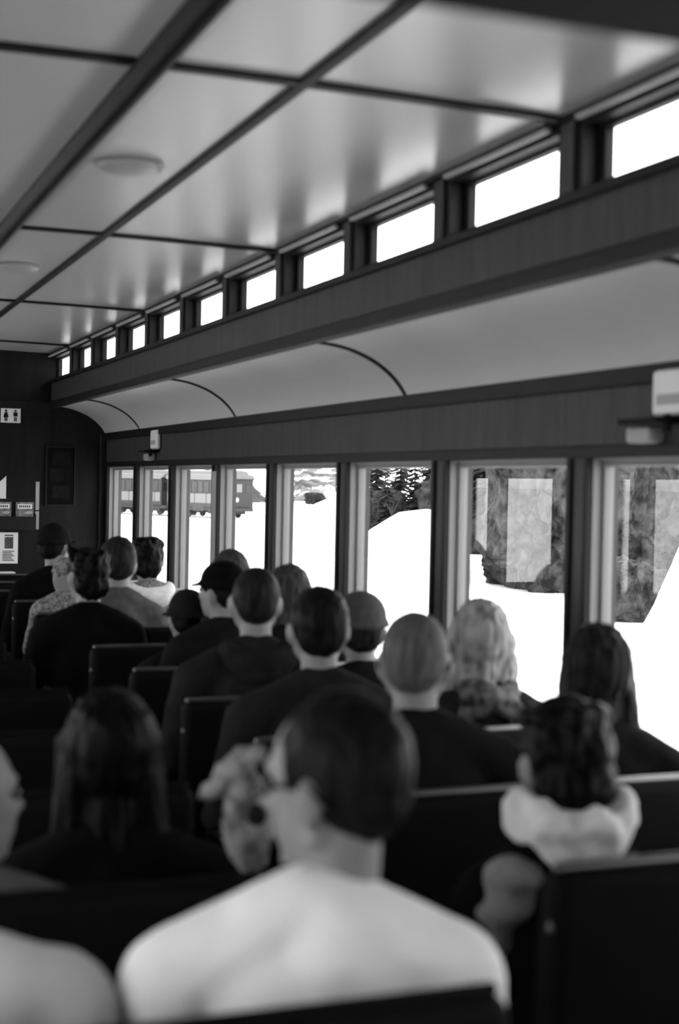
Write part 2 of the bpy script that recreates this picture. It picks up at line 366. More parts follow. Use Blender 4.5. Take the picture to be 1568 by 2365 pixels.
obj('title', B(-.03, .036, -.0072, -.006, .213, .222), M_black, nt)
lg = empty('wall_ledge', (1.52, YE-.001, .80)); tag(lg, 'pale ledge low on the front bulkhead beneath the framed notice', 'ledge')
obj('shelf', B(-.08, .08, -.12, 0, .06, .075, bev=.003), M_white, lg); obj('bracket', B(-.01, .01, -.1, 0, 0, .06), M_grey, lg)

# ------------------------------------------------------------ seats
def seat_parts(root, w, h, armside, rail=True):
    hw = w/2
    bm = B(-hw, hw, -.035, .035, .40, h-.012, bev=.028)
    for v in bm.verts: v.co.y -= (v.co.z-.40)*.06
    bk = obj('backrest', bm, M_vinyl, root, True)
    yb = -(h-.40)*.06
    bm = bmesh.new(); chain(bm, [(-hw+.02, yb, h-.010, .009), (hw-.02, yb, h-.010, .009)], 12); obj('top_rail', bm, M_metal if rail else M_vinyl, bk, True)
    obj('cushion', B(-hw, hw, .03, .47, .33, .45, bev=.03), M_vinyl, root, True)
    obj('frame', B(-hw+.03, hw-.03, .0, .44, .29, .335, bev=.005), M_black, root)
    for x in (-hw+.08, hw-.08):
        bm = bmesh.new(); box(bm, x-.02, x+.02, .05, .40, 0, .30, bev=.006); obj('leg', bm, M_black, root)
    bm = bmesh.new(); x = armside*(hw-.015); chain(bm, [(x, -.01, .62, .014), (x, .15, .64, .015), (x, .36, .63, .013), (x, .40, .45, .012)], 12); obj('armrest', bm, M_vinyl, root, True)
    bm = bmesh.new(); cap(bm, (armside*(hw-.035), yb-.006, h-.03), (armside*(hw-.01), yb-.006, h-.10), .012, .012); obj('corner_handle', bm, M_metal if rail else M_vinyl, bk, True)
RW = 1.13; RXC = 1.09+RW/2
ords = ['nearest', 'second', 'third', 'fourth', 'fifth', 'sixth', 'seventh', 'eighth', 'ninth', 'tenth', 'eleventh', 'twelfth', 'last']
for k in range(12):
    y = (1.95, 2.78, 3.46, 4.14, 4.84, 5.54, 6.24, 6.94, 7.64, 8.34, 9.04, 9.74)[k]
    st = empty('bench_seat', (RXC, y, 0)); tag(st, 'dark vinyl bench seat with top rail, window side, %s row from camera' % ords[k], 'seat', 'bench seats beside the big windows')
    seat_parts(st, RW, 1.025 if k == 0 else .955, -1)
for k in range(11):
    y = 1.57+.72*k
    st = empty('bench_seat', (mirr(RXC)+.05, y, 0)); tag(st, 'dark vinyl bench seat across the aisle, %s row from camera' % ords[k], 'seat', 'bench seats across the aisle')
    seat_parts(st, RW, 1.0 if k == 0 else .95, 1, False)

# ------------------------------------------------------------ people
def fingers(bm, s, wx, wy, wz):
    """palm and five curled fingers lying on the thigh"""
    ell(bm, (wx-s*.005, wy+.045, wz-.005), (.036, .046, .014))
    for i, L in enumerate((.062, .072, .067, .052)):
        x = wx-s*.005+(i-1.5)*.0185*(-s)*-1
        a = (x, wy+.082, wz-.003); b = (x, wy+.082+L*.55, wz-.012); c = (x, wy+.082+L*.8, wz-.032)
        chain(bm, [(*a, .0085), (*b, .0078), (*c, .0068)], 8)
    chain(bm, [(wx-s*.028, wy+.02, wz-.004, .011), (wx-s*.052, wy+.05, wz-.012, .0092), (wx-s*.056, wy+.078, wz-.02, .0075)], 8)
def headmat(T, hy, tilt=0, roll=0):
    return Matrix.Translation((0, .03, T)) @ Euler((R(tilt), R(roll), R(hy))).to_matrix().to_4x4()
def xf(bm0, bm, M):
    """append bm transformed by M to bm0"""
    me = bpy.data.meshes.new('t'); bm.transform(M); bm.to_mesh(me); bm.free(); bm0.from_mesh(me); bpy.data.meshes.remove(me)
def head_bm(k=1.0):
    bm = bmesh.new()
    ell(bm, (0, -.008, .022), (.074, .094, .094), u=24, v=18)
    ell(bm, (0, .030, -.040), (.058, .062, .072)); ell(bm, (0, .052, -.088), (.030, .030, .024))
    for s in (-1, 1):
        cap(bm, (s*.055, .0, -.055), (s*.024, .062, -.092), .016, .014)
        ell(bm, (s*.036, .064, -.018), (.020, .018, .018)); ell(bm, (s*.083, -.004, -.008), (.009, .018, .031), Euler((R(-10), 0, R(s*-18))))
        ell(bm, (s*.077, .002, -.034), (.006, .009, .010))
        cap(bm, (s*.014, .087, .030), (s*.044, .074, .031), .008, .007)
    chain(bm, [(0, .086, .022, .008), (0, .101, -.006, .009), (0, .106, -.020, .012)]); ell(bm, (-.012, .096, -.023), (.008, .010, .007)); ell(bm, (.012, .096, -.023), (.008, .010, .007))
    ell(bm, (0, .087, -.049), (.023, .009, .006)); ell(bm, (0, .086, -.060), (.020, .009, .007))
    return bm
def person(loc, T, label, rz=0, hy=0, tilt=0, hroll=0, sc=1.0, skin=None, wide=1.0, jacket=None, trousers=None, hair='short', hairmat=None, vox=.011, collar=.06,
           hood=None, hoff=(0, 0), name='person', wrinkle=.006, group='passengers seated in the carriage', jvox=.013, neckl=0.0):
    skin = skin or M_skin
    r = empty(name, (loc[0], loc[1]-.03, 0), R(rz)); tag(r, label, 'person', group)
    HM = Matrix.Translation((hoff[0], hoff[1], 0)) @ headmat(T, hy, tilt, hroll) @ Matrix.Scale(sc, 4)
    q = sc*wide; sh = T-.228*sc
    def torso(bm, f):
        ell(bm, (0, 0, .53), ((.165+f)*q, .12+f, .10+f)); ell(bm, (0, -.01, .66), ((.142+f)*q, .10+f, .14+f))
        ell(bm, (0, .0, sh-.13*sc), ((.160+f)*q, (.105+f)*sc, .17*sc+f)); ell(bm, (0, -.012, sh-.045*sc), ((.150+f)*q, (.085+f)*sc, .085*sc+f))
        for s in (-1, 1):
            cap(bm, (s*.015, -.018*sc, sh+.085*sc), (s*.165*q, -.008, sh+.006), (.042+f)*sc, (.052+f)*sc)
            ell(bm, (s*.188*q, -.005, sh-.022), ((.056+f)*sc, (.058+f)*sc, (.062+f)*sc))
    def arms(bm, f, hand):
        for s in (-1, 1):
            e = (s*.245*q, .055, max(.62, T-.52*sc)); w = (s*.13, .27*max(sc, .85), .625)
            chain(bm, [(s*.195*q, -.003, sh-.03, (.050+f)*sc), (*e, (.040+f)*sc)]); chain(bm, [(*e, (.040+f)*sc), (*w, (.027+f*.8)*sc)])
            if hand:
                ell(bm, (w[0], w[1]+.01, w[2]), (.026, .03, .018)); fingers(bm, s, w[0], w[1]+.01, w[2]-.002)
    L = min(1.0, sc*1.02)
    def legs(bm, f, foot):
        for s in (-1, 1):
            kn = (s*.105, .415*L, .515)
            chain(bm, [(s*.085, .0, .525, .078+f), (*kn, .055+f)]); chain(bm, [(*kn, .053+f), (s*.105, .36*L, .12, .036+f)])
            if foot:
                cap(bm, (s*.105, .36*L, .10), (s*.105, .37*L, .055), .035, .036); cap(bm, (s*.105, .36*L, .045), (s*.112, .47*L, .04), .036, .030)
    bm = bmesh.new(); xf(bm, head_bm(), HM)
    hp = HM @ Vector((0, -.012, -.05))
    cap(bm, (hoff[0]*.6, -.018, sh+.0), hp, .058*sc, .052*sc); torso(bm, -.004); arms(bm, -.004, True); legs(bm, -.004, True)
    link('body', remesh(bm, vox, 3), skin, r, True)
    for s in (-1, 1):
        bm = bmesh.new(); ell(bm, (s*.031, .078, .008), (.0125, .0125, .0115), u=10, v=8); bm.transform(HM); obj('eye', bm, M_eye, r, True)
    seedv = Vector((random.random()*50, random.random()*50, 0))
    if jacket:
        bm = bmesh.new(); torso(bm, .014); arms(bm, .014, False)
        cz = sh+collar*sc
        cyl(bm, (0, -.022, sh-.03), (hoff[0]*1.3, -.016, cz), .084*sc, 24, .068*sc)
        jk = r; jk = link('jacket', remesh(bm, jvox, 5, lambda c: wrinkle*(noise.noise(c*9+seedv)+.5*noise.noise(c*23+seedv))), jacket, r, True)
    if trousers is None: trousers = MATS['black_cloth']
    bm = bmesh.new(); ell(bm, (0, 0, .53), ((.172)*q, .13, .108)); legs(bm, .010, False); link('trousers', remesh(bm, .016, 3), trousers, r, True)
    for s in (-1, 1):
        bm = bmesh.new(); cap(bm, (s*.105, .36*L, .052), (s*.114, .48*L, .045), .046, .040); box(bm, s*.108-.042, s*.108+.042, .31*L, .52*L, .0, .02, bev=.006); obj('shoe', bm, M_black, r, True)
    if hood:
        bm = bmesh.new()
        n = 14
        for i in range(n+1):
            a = PI*(.0+i/n); ell(bm, (math.cos(a)*.098*sc, -.035-math.sin(a)*.062*sc, sh+.075*sc-.03*math.sin(a)), (.036*sc, .036*sc, .046*sc))
        ell(bm, (0, -.085*sc, sh+.03*sc), (.098*sc, .042*sc, .062*sc))
        link('hood', remesh(bm, .010, 4, lambda c: .006*noise.noise(c*22+seedv)), hood, jk, True)
    hm = hairmat
    if hair:
        bm = bmesh.new(); amp, st = .004, (70, 70, 10)
        ell(bm, (0, -.020, .030), (.083, .092, .098), u=26, v=18)
        ell(bm, (0, -.045, -.004), (.072, .060, .070))
        for s in (-1, 1): cap(bm, (s*.070, .028, .035), (s*.074, .012, .012), .012, .008)
        if hair == 'buzz': amp = .0015; bm.free(); bm = bmesh.new(); ell(bm, (0, -.018, .030), (.078, .089, .092), u=26, v=18); ell(bm, (0, -.045, .0), (.068, .058, .068))
        if hair == 'tousled':
            amp = .010; st = (26, 26, 18)
            for i in range(16):
                a = i*2.4; rr = .06*math.sqrt((i+1)/16); ell(bm, (math.cos(a)*rr, -.02+math.sin(a)*rr*1.1, .075-.3*rr+.03), (.035, .035, .028))
            ell(bm, (0, -.05, -.03), (.078, .06, .07))
        if hair in ('long', 'verylong', 'wavy'):
            z1 = {'long': -.26, 'verylong': -.40, 'wavy': -.30}[hair]; n = 18
            for i in range(n):
                t = i/(n-1); z = .02+(z1-.02)*t; wv = .008*math.sin(i*1.7) if hair == 'wavy' else 0
                for s in (-1, 0, 1):
                    ell(bm, (s*(.050+.018*math.sin(t*PI))+wv, -.030-.034*math.sin(t*2.2)+(0.018 if s else -.01), z), (.044*(1-.25*t), .040*(1-.3*t), .045))
            amp = .007; st = (60, 60, 5)
        if hair == 'bob':
            for i in range(6):
                t = i/5
                for s in (-1, 0, 1): ell(bm, (s*.055, -.03+(.015 if s else -.025), .02-.15*t), (.040, .045, .035))
            amp = .006; st = (60, 60, 6)
        Mi = HM.copy()
        me = remesh(bm, .0075, 3, lambda c: amp*(noise.noise(Vector((c.x*st[0], c.y*st[1], c.z*st[2]))+seedv)+.6*noise.noise(Vector((c.x*st[0]*2.2, c.y*st[1]*2.2, c.z*st[2]*2))+seedv)))
        me.transform(Mi); link('hair', me, hm, r, True)
    r['T'] = T; return r, HM
mat('black_cloth', .003, .95, .04, .3, (20, 20, 20), .3, dist=.004)
K = MATS['black_cloth']
J_light = mat('light_jacket_cloth', .70, .8, .2, .04, (12, 12, 12), .15, dist=.006)
J_shirt = mat('grey_shirt_cloth', .48, .8, .2, .06, (12, 12, 12), .2, dist=.006)
J_dark = mat('charcoal_cloth', .006, .9, .05, .3, (18, 18, 18), .3, dist=.004)
J_mid = mat('slate_cloth', .011, .9, .05, .3, (18, 18, 18), .3, dist=.004)
J_pat = mat('patterned_cloth', .14, .85, .2, .75, (60, 60, 60), .3, dist=.003)
J_scarf = mat('patterned_scarf_cloth', .16, .85, .2, .7, (28, 28, 28), .4, dist=.004, detail=1)
J_hood = mat('pale_fleece', .55, .9, .1, .12, (30, 30, 30), .3, dist=.006, sheen=.3)
H_dark = hairm('dark_hair', .006); H_black = hairm('black_hair', .0025); H_brown = hairm('brown_hair', .013); H_grey = hairm('silver_hair', .07, .5, .35)
H_blond = mat('blonde_hair', .17, .4, .3, .8, (28, 28, 3), .5, detail=3, dist=.006); H_mid = hairm('greying_hair', .032, .5, .5)

def glasses(r, HM, m=None):
    bm = bmesh.new()
    for s in (-1, 1):
        n = 14; pts = [(s*.032+.024*math.cos(2*PI*i/n), .100-.004*abs(math.cos(2*PI*i/n)), .006+.018*math.sin(2*PI*i/n), .0026) for i in range(n+1)]
        chain(bm, pts, 6); chain(bm, [(s*.056, .096, .012, .003), (s*.083, .03, .012, .003), (s*.085, -.008, .010, .003), (s*.081, -.028, -.012, .003)], 6)
    chain(bm, [(-.008, .102, .010, .0025), (.008, .102, .010, .0025)], 6); bm.transform(HM); obj('glasses', bm, m or M_black, r, True)
def beanie(r, HM, m, brim=0, peak=False, ears=False, low=0.0):
    bm = bmesh.new(); ell(bm, (0, -.012, .048-low), (.088, .103, .088), u=26, v=18)
    chain(bm, [(.084*math.cos(2*PI*i/20), -.012+.10*math.sin(2*PI*i/20), .030-low+.006*math.sin(2*PI*i/20), .013) for i in range(21)], 8)
    if peak: ell(bm, (0, .100, .030), (.062, .05, .008), Euler((R(-12), 0, 0)))
    if brim: ell(bm, (0, -.01, .028), (.088+brim, .10+brim, .010))
    if ears:
        for s in (-1, 1): chain(bm, [(s*.060, -.01, .105, .03), (s*.074, -.01, .135, .016), (s*.082, -.008, .165, .004)], 8)
    me = remesh(bm, .0065, 2); me.transform(HM); link('cap' if peak else 'hat', me, m, r, True)

# foreground man
P, HM = person((.640, 1.75), 1.203, 'man in plain light jacket, dark hair, head turned showing cheek and glasses', rz=-14, hy=56, tilt=-6, wide=.97,
               jacket=J_light, hairmat=H_dark, hair='short', vox=.007, jvox=.010, collar=.088, wrinkle=.004, hoff=(.026, 0))
glasses(P, HM)
# light shirted shoulder at the bottom corner
person((.12, 1.78), 1.18, 'person in pale shirt, only a shoulder showing at the bottom corner beside the light jacket', rz=4, jacket=J_shirt, hairmat=H_brown, hair='short', wide=1.08)
# person at the left edge
person((.272, 2.40), 1.065, 'bare-faced person cut off at the left edge, dim grey top, beside long-haired woman', rz=10, hy=-80, jacket=mat('dim_grey_cloth', .06, .85, .2, .2, (15, 15, 15)), hairmat=H_dark, hair='buzz', wide=1.0)
# dark long haired woman
person((.565, 2.66), 1.075, 'woman with very long dark hair and black coat, seated ahead of the light-jacketed man', rz=-4, hy=-6, jacket=K, hairmat=H_black, hair='verylong', wide=1.05, sc=1.04)
# right side passengers
P, HM = person((1.345, 3.0), 1.19, 'man with short silver hair and glasses, dark jacket, in front of blonde woman', rz=-6, hy=-22, jacket=J_dark, hairmat=H_grey, hair='buzz', wide=1.08)
glasses(P, HM)
P, HM = person((1.875, 3.72), 1.148, 'woman with long blonde hair and patterned scarf against the bright window', rz=-5, hy=-14, jacket=J_mid, hairmat=H_blond, hair='wavy', sc=1.03)
bm = bmesh.new()
for j in range(3):
    chain(bm, [((.095-.008*j)*math.cos(2*PI*i/22), -.01+(.088-.006*j)*math.sin(2*PI*i/22), .965+.028*j+.012*math.sin(3*2*PI*i/22+j), .026) for i in range(23)], 8)
chain(bm, [(.06, -.09, .97, .03), (.12, -.10, .90, .034), (.13, -.09, .84, .03)], 10)
link('scarf', remesh(bm, .009, 2, lambda c: .006*noise.noise(c*35)), mat('dark_patterned_scarf_cloth', .07, .85, .2, .9, (28, 28, 28), .4, dist=.004, detail=1), P, True)
person((1.86, 3.05), 1.145, 'woman with long straight dark hair and dark top beside the nearest window', rz=-4, hy=-8, jacket=J_dark, hairmat=hairm('dark_brown_hair', .014), hair='verylong', wide=.95)
# child with pale hood
P, HM = person((1.315, 2.27), 1.095, 'child with thick black hair, pale hood over dark jacket, leaning over bench back', rz=-14, hy=12, tilt=-10, sc=.98, jacket=K, hairmat=H_black, hair='tousled', hood=None, wide=.80)
bm = bmesh.new()
for i in range(17):
    a = PI*i/16; ell(bm, (math.cos(a)*.092, -.015-math.sin(a)*.078, 1.020-.022*math.sin(a)), (.030, .034, .042))
ell(bm, (0, -.080, .980), (.085, .036, .045))
link('hood', remesh(bm, .009, 3, lambda c: .016*noise.noise(c*26)+.006*math.sin(c.x*70+c.z*30)), J_hood, P, True)
for s in (-1, 1):
    bm = bmesh.new(); chain(bm, [(s*.110, -.06, .910, .050), (s*.130, -.04, .85, .052), (s*.14, .0, .78, .050)], 16)
    link('sleeve', remesh(bm, .009, 3, lambda c: .006*math.sin(c.z*90)+.004*noise.noise(c*20)), mat('grey_sleeve_cloth', .17, .9, .1, .15, (20, 20, 20)), P, True)
# third row
person((1.376, 3.73), 1.19, 'dark-haired man in plain dark top, seated between silver-haired man and hooded jacket', rz=-6, hy=-4, jacket=J_mid, hairmat=H_dark, hair='short', skin=M_skin, wide=1.08)
person((1.41, 4.42), 1.205, 'man with close-cropped hair, lit nape and dark hooded jacket', rz=-6, hy=-5, jacket=J_mid, hairmat=hairm('cropped_hair', .010), hair='buzz', hood=J_mid, wide=1.08)
P, HM = person((1.805, 4.48), 1.105, 'passenger in a round knitted grey hat beside the window', rz=-4, hy=-5, jacket=J_dark, hairmat=H_brown, hair='short', vox=.012, jvox=.016)
beanie(P, HM, mat('grey_knit', .05, .9, .1, .25, (120, 120, 20), .5, dist=.004))
person((1.775, 5.15), 1.165, 'window-side passenger with soft brown hair, seated one row past the knitted hat', rz=-4, jacket=J_dark, hairmat=H_mid, hair='bob', vox=.013, jvox=.018)
person((1.76, 5.88), 1.185, 'passenger with greying dark hair rising above the dark peaked cap', rz=-4, jacket=J_dark, hairmat=H_mid, hair='short', vox=.013, jvox=.018)
P, HM = person((1.525, 5.2), 1.18, 'passenger in dark peaked cap, face turned toward the aisle', rz=0, hy=40, sc=.9, jacket=J_dark, hairmat=H_dark, hair='short', vox=.013, jvox=.018)
beanie(P, HM, K, peak=True)
P, HM = person((1.435, 5.35), 1.06, 'low-sitting passenger under a flat black brimmed hat', rz=0, hy=0, jacket=J_dark, hairmat=H_black, hair='short', sc=.85, vox=.013, jvox=.018)
beanie(P, HM, mat('black_felt', .006, .9, .1), brim=.035, low=-.01)
# far rows
P, HM = person((1.18, 6.05), 1.18, 'black-haired passenger near the aisle with one pointed tuft of hair sticking up', rz=0, hy=15, jacket=K, hairmat=H_black, hair='tousled', vox=.014, jvox=.02)
bm = bmesh.new(); chain(bm, [(-.055, -.01, .09, .035), (-.085, -.01, .12, .016), (-.098, -.008, .155, .003)], 10); bm.transform(HM); obj('hair_tuft', bm, H_black, P, True)
person((1.44, 6.65), 1.20, 'passenger with round brown hairdo and bare pale nape, by the tufted head', rz=0, hy=-5, wide=.85, jacket=mat('grey_collar_cloth', .05, .85, .2, .3, (30, 30, 30)), hairmat=H_brown, hair='short', vox=.014, jvox=.02, sc=1.05)
P, HM = person((1.75, 7.35), 1.18, 'black-haired passenger in patterned grey jacket with pale collar by far window', rz=0, hy=-10, jacket=J_pat, hairmat=H_black, hair='tousled', hood=J_hood, vox=.014, jvox=.018)
P, HM = person((1.38, 8.02), 1.215, 'passenger in dark peaked cap with lit cheek, farthest toward the bulkhead', rz=0, hy=-50, jacket=K, hairmat=H_dark, hair='short', vox=.014, jvox=.02)
beanie(P, HM, J_dark, peak=True)
P, HM = person((1.335, 7.45), 1.09, 'small child in pale patterned hat, between far cap wearer and eared hat', rz=0, hy=120, sc=.72, jacket=J_pat, hairmat=H_brown, hair='short', vox=.012, jvox=.018)
beanie(P, HM, J_pat)

# patterned scarf / bag slung beside the foreground face
bm = bmesh.new()
chain(bm, [(-.10, .00, .11, .028), (-.055, 0, .16, .036), (-.01, .01, .19, .036), (.03, 0, .21, .026)], 12)
chain(bm, [(-.02, 0, .16, .040), (-.015, .0, .08, .050), (-.01, .01, .0, .050), (.0, .02, -.07, .042), (.02, .02, -.12, .030)], 12)
chain(bm, [(.0, .0, .15, .03), (.045, .01, .07, .034), (.05, .01, -.03, .036), (.045, .02, -.10, .03)], 12)
chain(bm, [(-.10, .0, .115, .020), (-.125, -.005, .10, .012), (-.135, -.005, .088, .010)], 10)
me = remesh(bm, .007, 2, lambda c: .012*noise.noise(c*24)+.006*noise.noise(c*50))
sf = empty('scarf', (.745, 2.36, 1.0)); tag(sf, 'crumpled patterned pale scarf bunched beside the glasses wearer’s face', 'scarf')
me.transform(Matrix.Scale(.62, 4)); link('cloth', me, J_scarf, sf, True)
bm = bmesh.new(); ell(bm, (.005, -.048, .03), (.018, .010, .020)); obj('dark_button', bm, M_black, sf, True)

# ------------------------------------------------------------ outside
def atD(px, py, D):
    return EYE+(fw+rt*(px-784)/3285.-up*(py-1182.5)/3285.)*D
def interp(t, x):
    if x <= t[0][0]: return t[0][1]
    for (a, va), (b, vb) in zip(t, t[1:]):
        if x <= b:
            u = (x-a)/(b-a); return va+(vb-va)*u
    return t[-1][1]
def ss(x): x = max(0, min(1, x)); return x*x*(3-2*x)
# snow banks: bearing (degrees right of the track axis) -> crest height above flat ground
def bank_near(b):   return interp([(14, 0), (20.5, 0), (21.9, 1.05), (23.4, 1.9), (24.6, 2.05), (25.3, 2.0), (26.2, .2), (27, 0)], b)
def slope_far(b):   return interp([(10, 0), (17.5, .05), (19.4, .7), (20.2, 1.5), (21.0, 2.1), (23, 3.6), (26, 4), (40, 4)], b)
def mound(b):       return interp([(28, 0), (30.5, 0), (32.1, .35), (33.4, 1.0), (34.6, 2.1), (37, 3.4), (50, 3.2), (80, 1.5), (100, 0)], b)
def gh(x, y):
    D = math.hypot(x, y); b = math.degrees(math.atan2(x, y)) if D > 1e-6 else 0
    z = GZ
    if x > 3:
        z += bank_near(b)*math.exp(-((D-46)/9)**2)
        z += slope_far(b)*ss((D-70)/45)*(1-ss((D-125)/30))
        mv = mound(b); z += mv*math.exp(-((D-19)/5.5)**2)*(1+.16*noise.noise(Vector((x*.9, y*.9, 3)))+.07*noise.noise(Vector((x*2.7, y*2.7, 5))))
    if x < -8: z += 2.5*ss((-8-x)/25)
    z += .10*noise.noise(Vector((x*.12, y*.12, 0)))*ss((D-6)/10)
    return z
bm = bmesh.new(); rings = [1.5]+[2.5*1.045**i for i in range(120)]
angs = [-180+3*i for i in range(60)]+[i*.35 for i in range(150)]+[52.5+3*i for i in range(43)]
rows = []
for D in rings: rows.append([bm.verts.new((D*math.sin(R(a)), D*math.cos(R(a)), gh(D*math.sin(R(a)), D*math.cos(R(a))))) for a in angs])
for i in range(len(rows)-1):
    for j in range(len(angs)):
        j2 = (j+1) % len(angs); bm.faces.new((rows[i][j], rows[i][j2], rows[i+1][j2], rows[i+1][j]))
bm.faces.new(rows[0][::-1]); bmesh.ops.recalc_face_normals(bm, faces=bm.faces)
if bm.faces[0].normal.z < 0: bmesh.ops.reverse_faces(bm, faces=bm.faces)
tag(obj('ground', bm, M_snow, None, True), kind='structure')

def rock(label, loc, r, m, seed, rot=0, sub=5, amp=.28, name='rock_outcrop', cat='rock', fr=1.1):
    bm = bmesh.new(); bmesh.ops.create_icosphere(bm, subdivisions=sub, radius=1.0)
    sv = Vector((seed*7.3, seed*3.1, seed))
    for v in bm.verts:
        d = v.co.normalized(); p = d*fr+sv
        k = 1+amp*noise.fractal(p, .8, 2.1, 6)*1.3+amp*.5*(noise.ridged_multi_fractal(p*2, .9, 2.2, 4, 1.0, 2.0)-1)*.6
        # squared-off blocky cliff faces
        q = Vector((math.copysign(abs(d.x)**.75, d.x), math.copysign(abs(d.y)**.75, d.y), math.copysign(abs(d.z)**.75, d.z)))
        v.co = Vector((q.x*r[0]*k, q.y*r[1]*k, q.z*r[2]*k))
    o = obj(name, bm, m); o.location = loc; o.rotation_euler = (0, 0, R(rot)); return tag(o, label, cat)
M_rock = rockmat('granite', .004, .075, 0, 1.4); M_rockd = rockmat('dark_granite', .005, .035, 0, 1.2)
M_mtn = rockmat('snowy_rock', .01, .05, .16, .25, .56); M_mtn2 = rockmat('pale_snowy_slope', .05, .16, .2, .15, .53)
rock('big fissured granite outcrop rising from snow, seen through the nearest two windows', atD(1345, 1135, 39), (2.45, 2.6, 2.95), M_rock, 3, sub=6, rot=-20)
rock('lower shoulder of granite poking through snow at the nearest window', atD(1452, 1370, 30), (.62, .8, .68), M_rock, 8, rot=15)
rock('darker overhanging rock behind the big outcrop, with snow below', atD(1070, 1185, 60), (1.9, 2, 1.75), M_rockd, 5)
rock('broad granite wall behind the outcrop at the right edge', atD(1600, 1080, 48), (4.0, 2.6, 4.6), M_rock, 11, sub=6)
rock('dark rock under the conifers in the third window from the right', atD(880, 1180, 62), (1.0, 1.2, .95), M_rockd, 14)
rock('small flat stone sticking out of the snow slope', atD(985, 1236, 43), (.35, .5, .10), M_rockd, 17, sub=4)
rock('lone dark boulder on the snow slope near the far windows', atD(727, 1152, 108), (.75, .7, .42), M_rockd, 21, sub=4)
def ridge(label, pts, D, depth, m, seed, base=-8, n=90):
    """a rugged hillside: crest follows bearings/heights, slopes toward the track"""
    bm = bmesh.new(); g = []; nn = 34
    for i in range(n+1):
        px = pts[0][0]+(pts[-1][0]-pts[0][0])*i/n; py = interp(pts, px); col = []
        cr = atD(px, py, D); dirv = Vector((cr.x, cr.y, 0)).normalized()
        for j in range(nn+1):
            t = j/nn; p = cr-dirv*depth*t; z = cr.z+(base-cr.z)*t**.8
            nz = noise.fractal(Vector((p.x*.06, p.y*.06, z*.08+seed)), .7, 2.1, 6)
            col.append(bm.verts.new((p.x+dirv.x*nz*5, p.y+dirv.y*nz*5, z+nz*D*.012*(1 if j else .6))))
        bk = cr+dirv*depth*.6; col.insert(0, bm.verts.new((bk.x, bk.y, base)))
        g.append(col)
    for i in range(n):
        for j in range(nn+1): bm.faces.new((g[i][j], g[i+1][j], g[i+1][j+1], g[i][j+1]))
    bmesh.ops.recalc_face_normals(bm, faces=bm.faces)
    return tag(obj('mountain', bm, m), label, 'mountain')
ridge('rocky mountainside streaked with snow rising behind the other train', [(150, 1040), (300, 1050), (430, 1070), (500, 1075), (560, 1098), (600, 1140), (640, 1180)], 210, 60, M_mtn, 4)
ridge('pale snowy mountain slope in the distance beyond the boulder', [(600, 1170), (640, 1110), (700, 1060), (760, 1040), (900, 1030), (1050, 1060)], 260, 80, M_mtn2, 9)
# conifers
M_leaf = mat('conifer_needles', .012, .8, .2, .5, (3, 3, 3)); M_bark = mat('bark', .03, .9, .1)
def conifer(loc, h, seed, label):
    rnd = random.Random(seed); r = empty('conifer', loc, rnd.random()*6); tag(r, label, 'tree', 'conifers above the rocks')
    bm = bmesh.new(); cyl(bm, (0, 0, 0), (0, 0, h), .05*h*.35, 8, .01); obj('trunk', bm, M_bark, r)
    bm = bmesh.new(); nt = int(14+h*2)
    for i in range(nt):
        t = i/nt; z = h*(.10+.9*t); rad = h*.22*(1-t)**.85+.08
        for j in range(9):
            a = rnd.random()*2*PI; L = rad*(.6+.6*rnd.random()); w = L*.38; dz = -L*(.25+.3*rnd.random()); c, s = math.cos(a), math.sin(a)
            pts = [(0, 0, 0)]
            for k in range(1, 6):
                f = k/5; pts.append((f, (1 if k % 2 else .45)*w*(1-f)*1.6, dz*f))
            up_ = [bm.verts.new((c*f*L-s*q, s*f*L+c*q, z+d)) for f, q, d in pts]; dn = [bm.verts.new((c*f*L+s*q, s*f*L-c*q, z+d-.02)) for f, q, d in pts]
            ct = [bm.verts.new((c*f*L, s*f*L, z+d+.06*L)) for f, q, d in pts]
            for k in range(5):
                bm.faces.new((up_[k], up_[k+1], ct[k+1], ct[k])); bm.faces.new((ct[k], ct[k+1], dn[k+1], dn[k]))
    f = obj('foliage', bm, M_leaf, r); f['kind'] = 'stuff'
tl = [(845, 62, 4.0), (868, 66, 5.5), (895, 60, 3.6), (925, 64, 5.2), (958, 61, 4.4), (990, 66, 5.6), (1120, 45, 4.6), (1165, 44, 5.2), (1215, 43, 4.3), (1285, 46, 5.4), (1450, 52, 6.5), (1520, 54, 6.0), (655, 150, 6)]
wh = ['leftmost in the gap above the snow mound', 'second in the gap above the snow mound', 'short one in the middle of the gap above the mound', 'tall one right of the middle above the mound', 'fifth in the line above the snow mound', 'last in the line above the snow mound',
      'just left of the big outcrop', 'standing over the left flank of the big outcrop', 'short one over the crest of the big outcrop', 'over the right flank of the big outcrop', 'above the granite wall in the nearest window', 'at the right edge above the granite wall', 'alone far off beyond the other train']
for i, (px, D, h) in enumerate(tl):
    p = atD(px, 1120, D); zb = p.z-(1.2 if px < 1100 else 1.0)
    if px < 1010: zb = gh(p.x, p.y)
    conifer((p.x, p.y, zb-.1), h, i+3, 'dark conifer '+wh[i])
# bare shrubs against the snow
def shrub(loc, h, seed, label):
    rnd = random.Random(seed); bm = bmesh.new()
    for i in range(16):
        a = rnd.random()*6.28; l = h*(.5+.5*rnd.random()); x, y = math.cos(a)*l*.5, math.sin(a)*l*.5
        chain(bm, [(0, 0, 0, .02), (x*.5, y*.5, l*.55, .013), (x, y, l, .005)], 5)
    o = obj('shrub', bm, M_bark); o.location = loc; tag(o, label, 'shrub')
p = atD(905, 1180, 47); shrub((p.x, p.y, gh(p.x, p.y)), .5, 2, 'small bare shrub on the snow mound in the third window from the right')
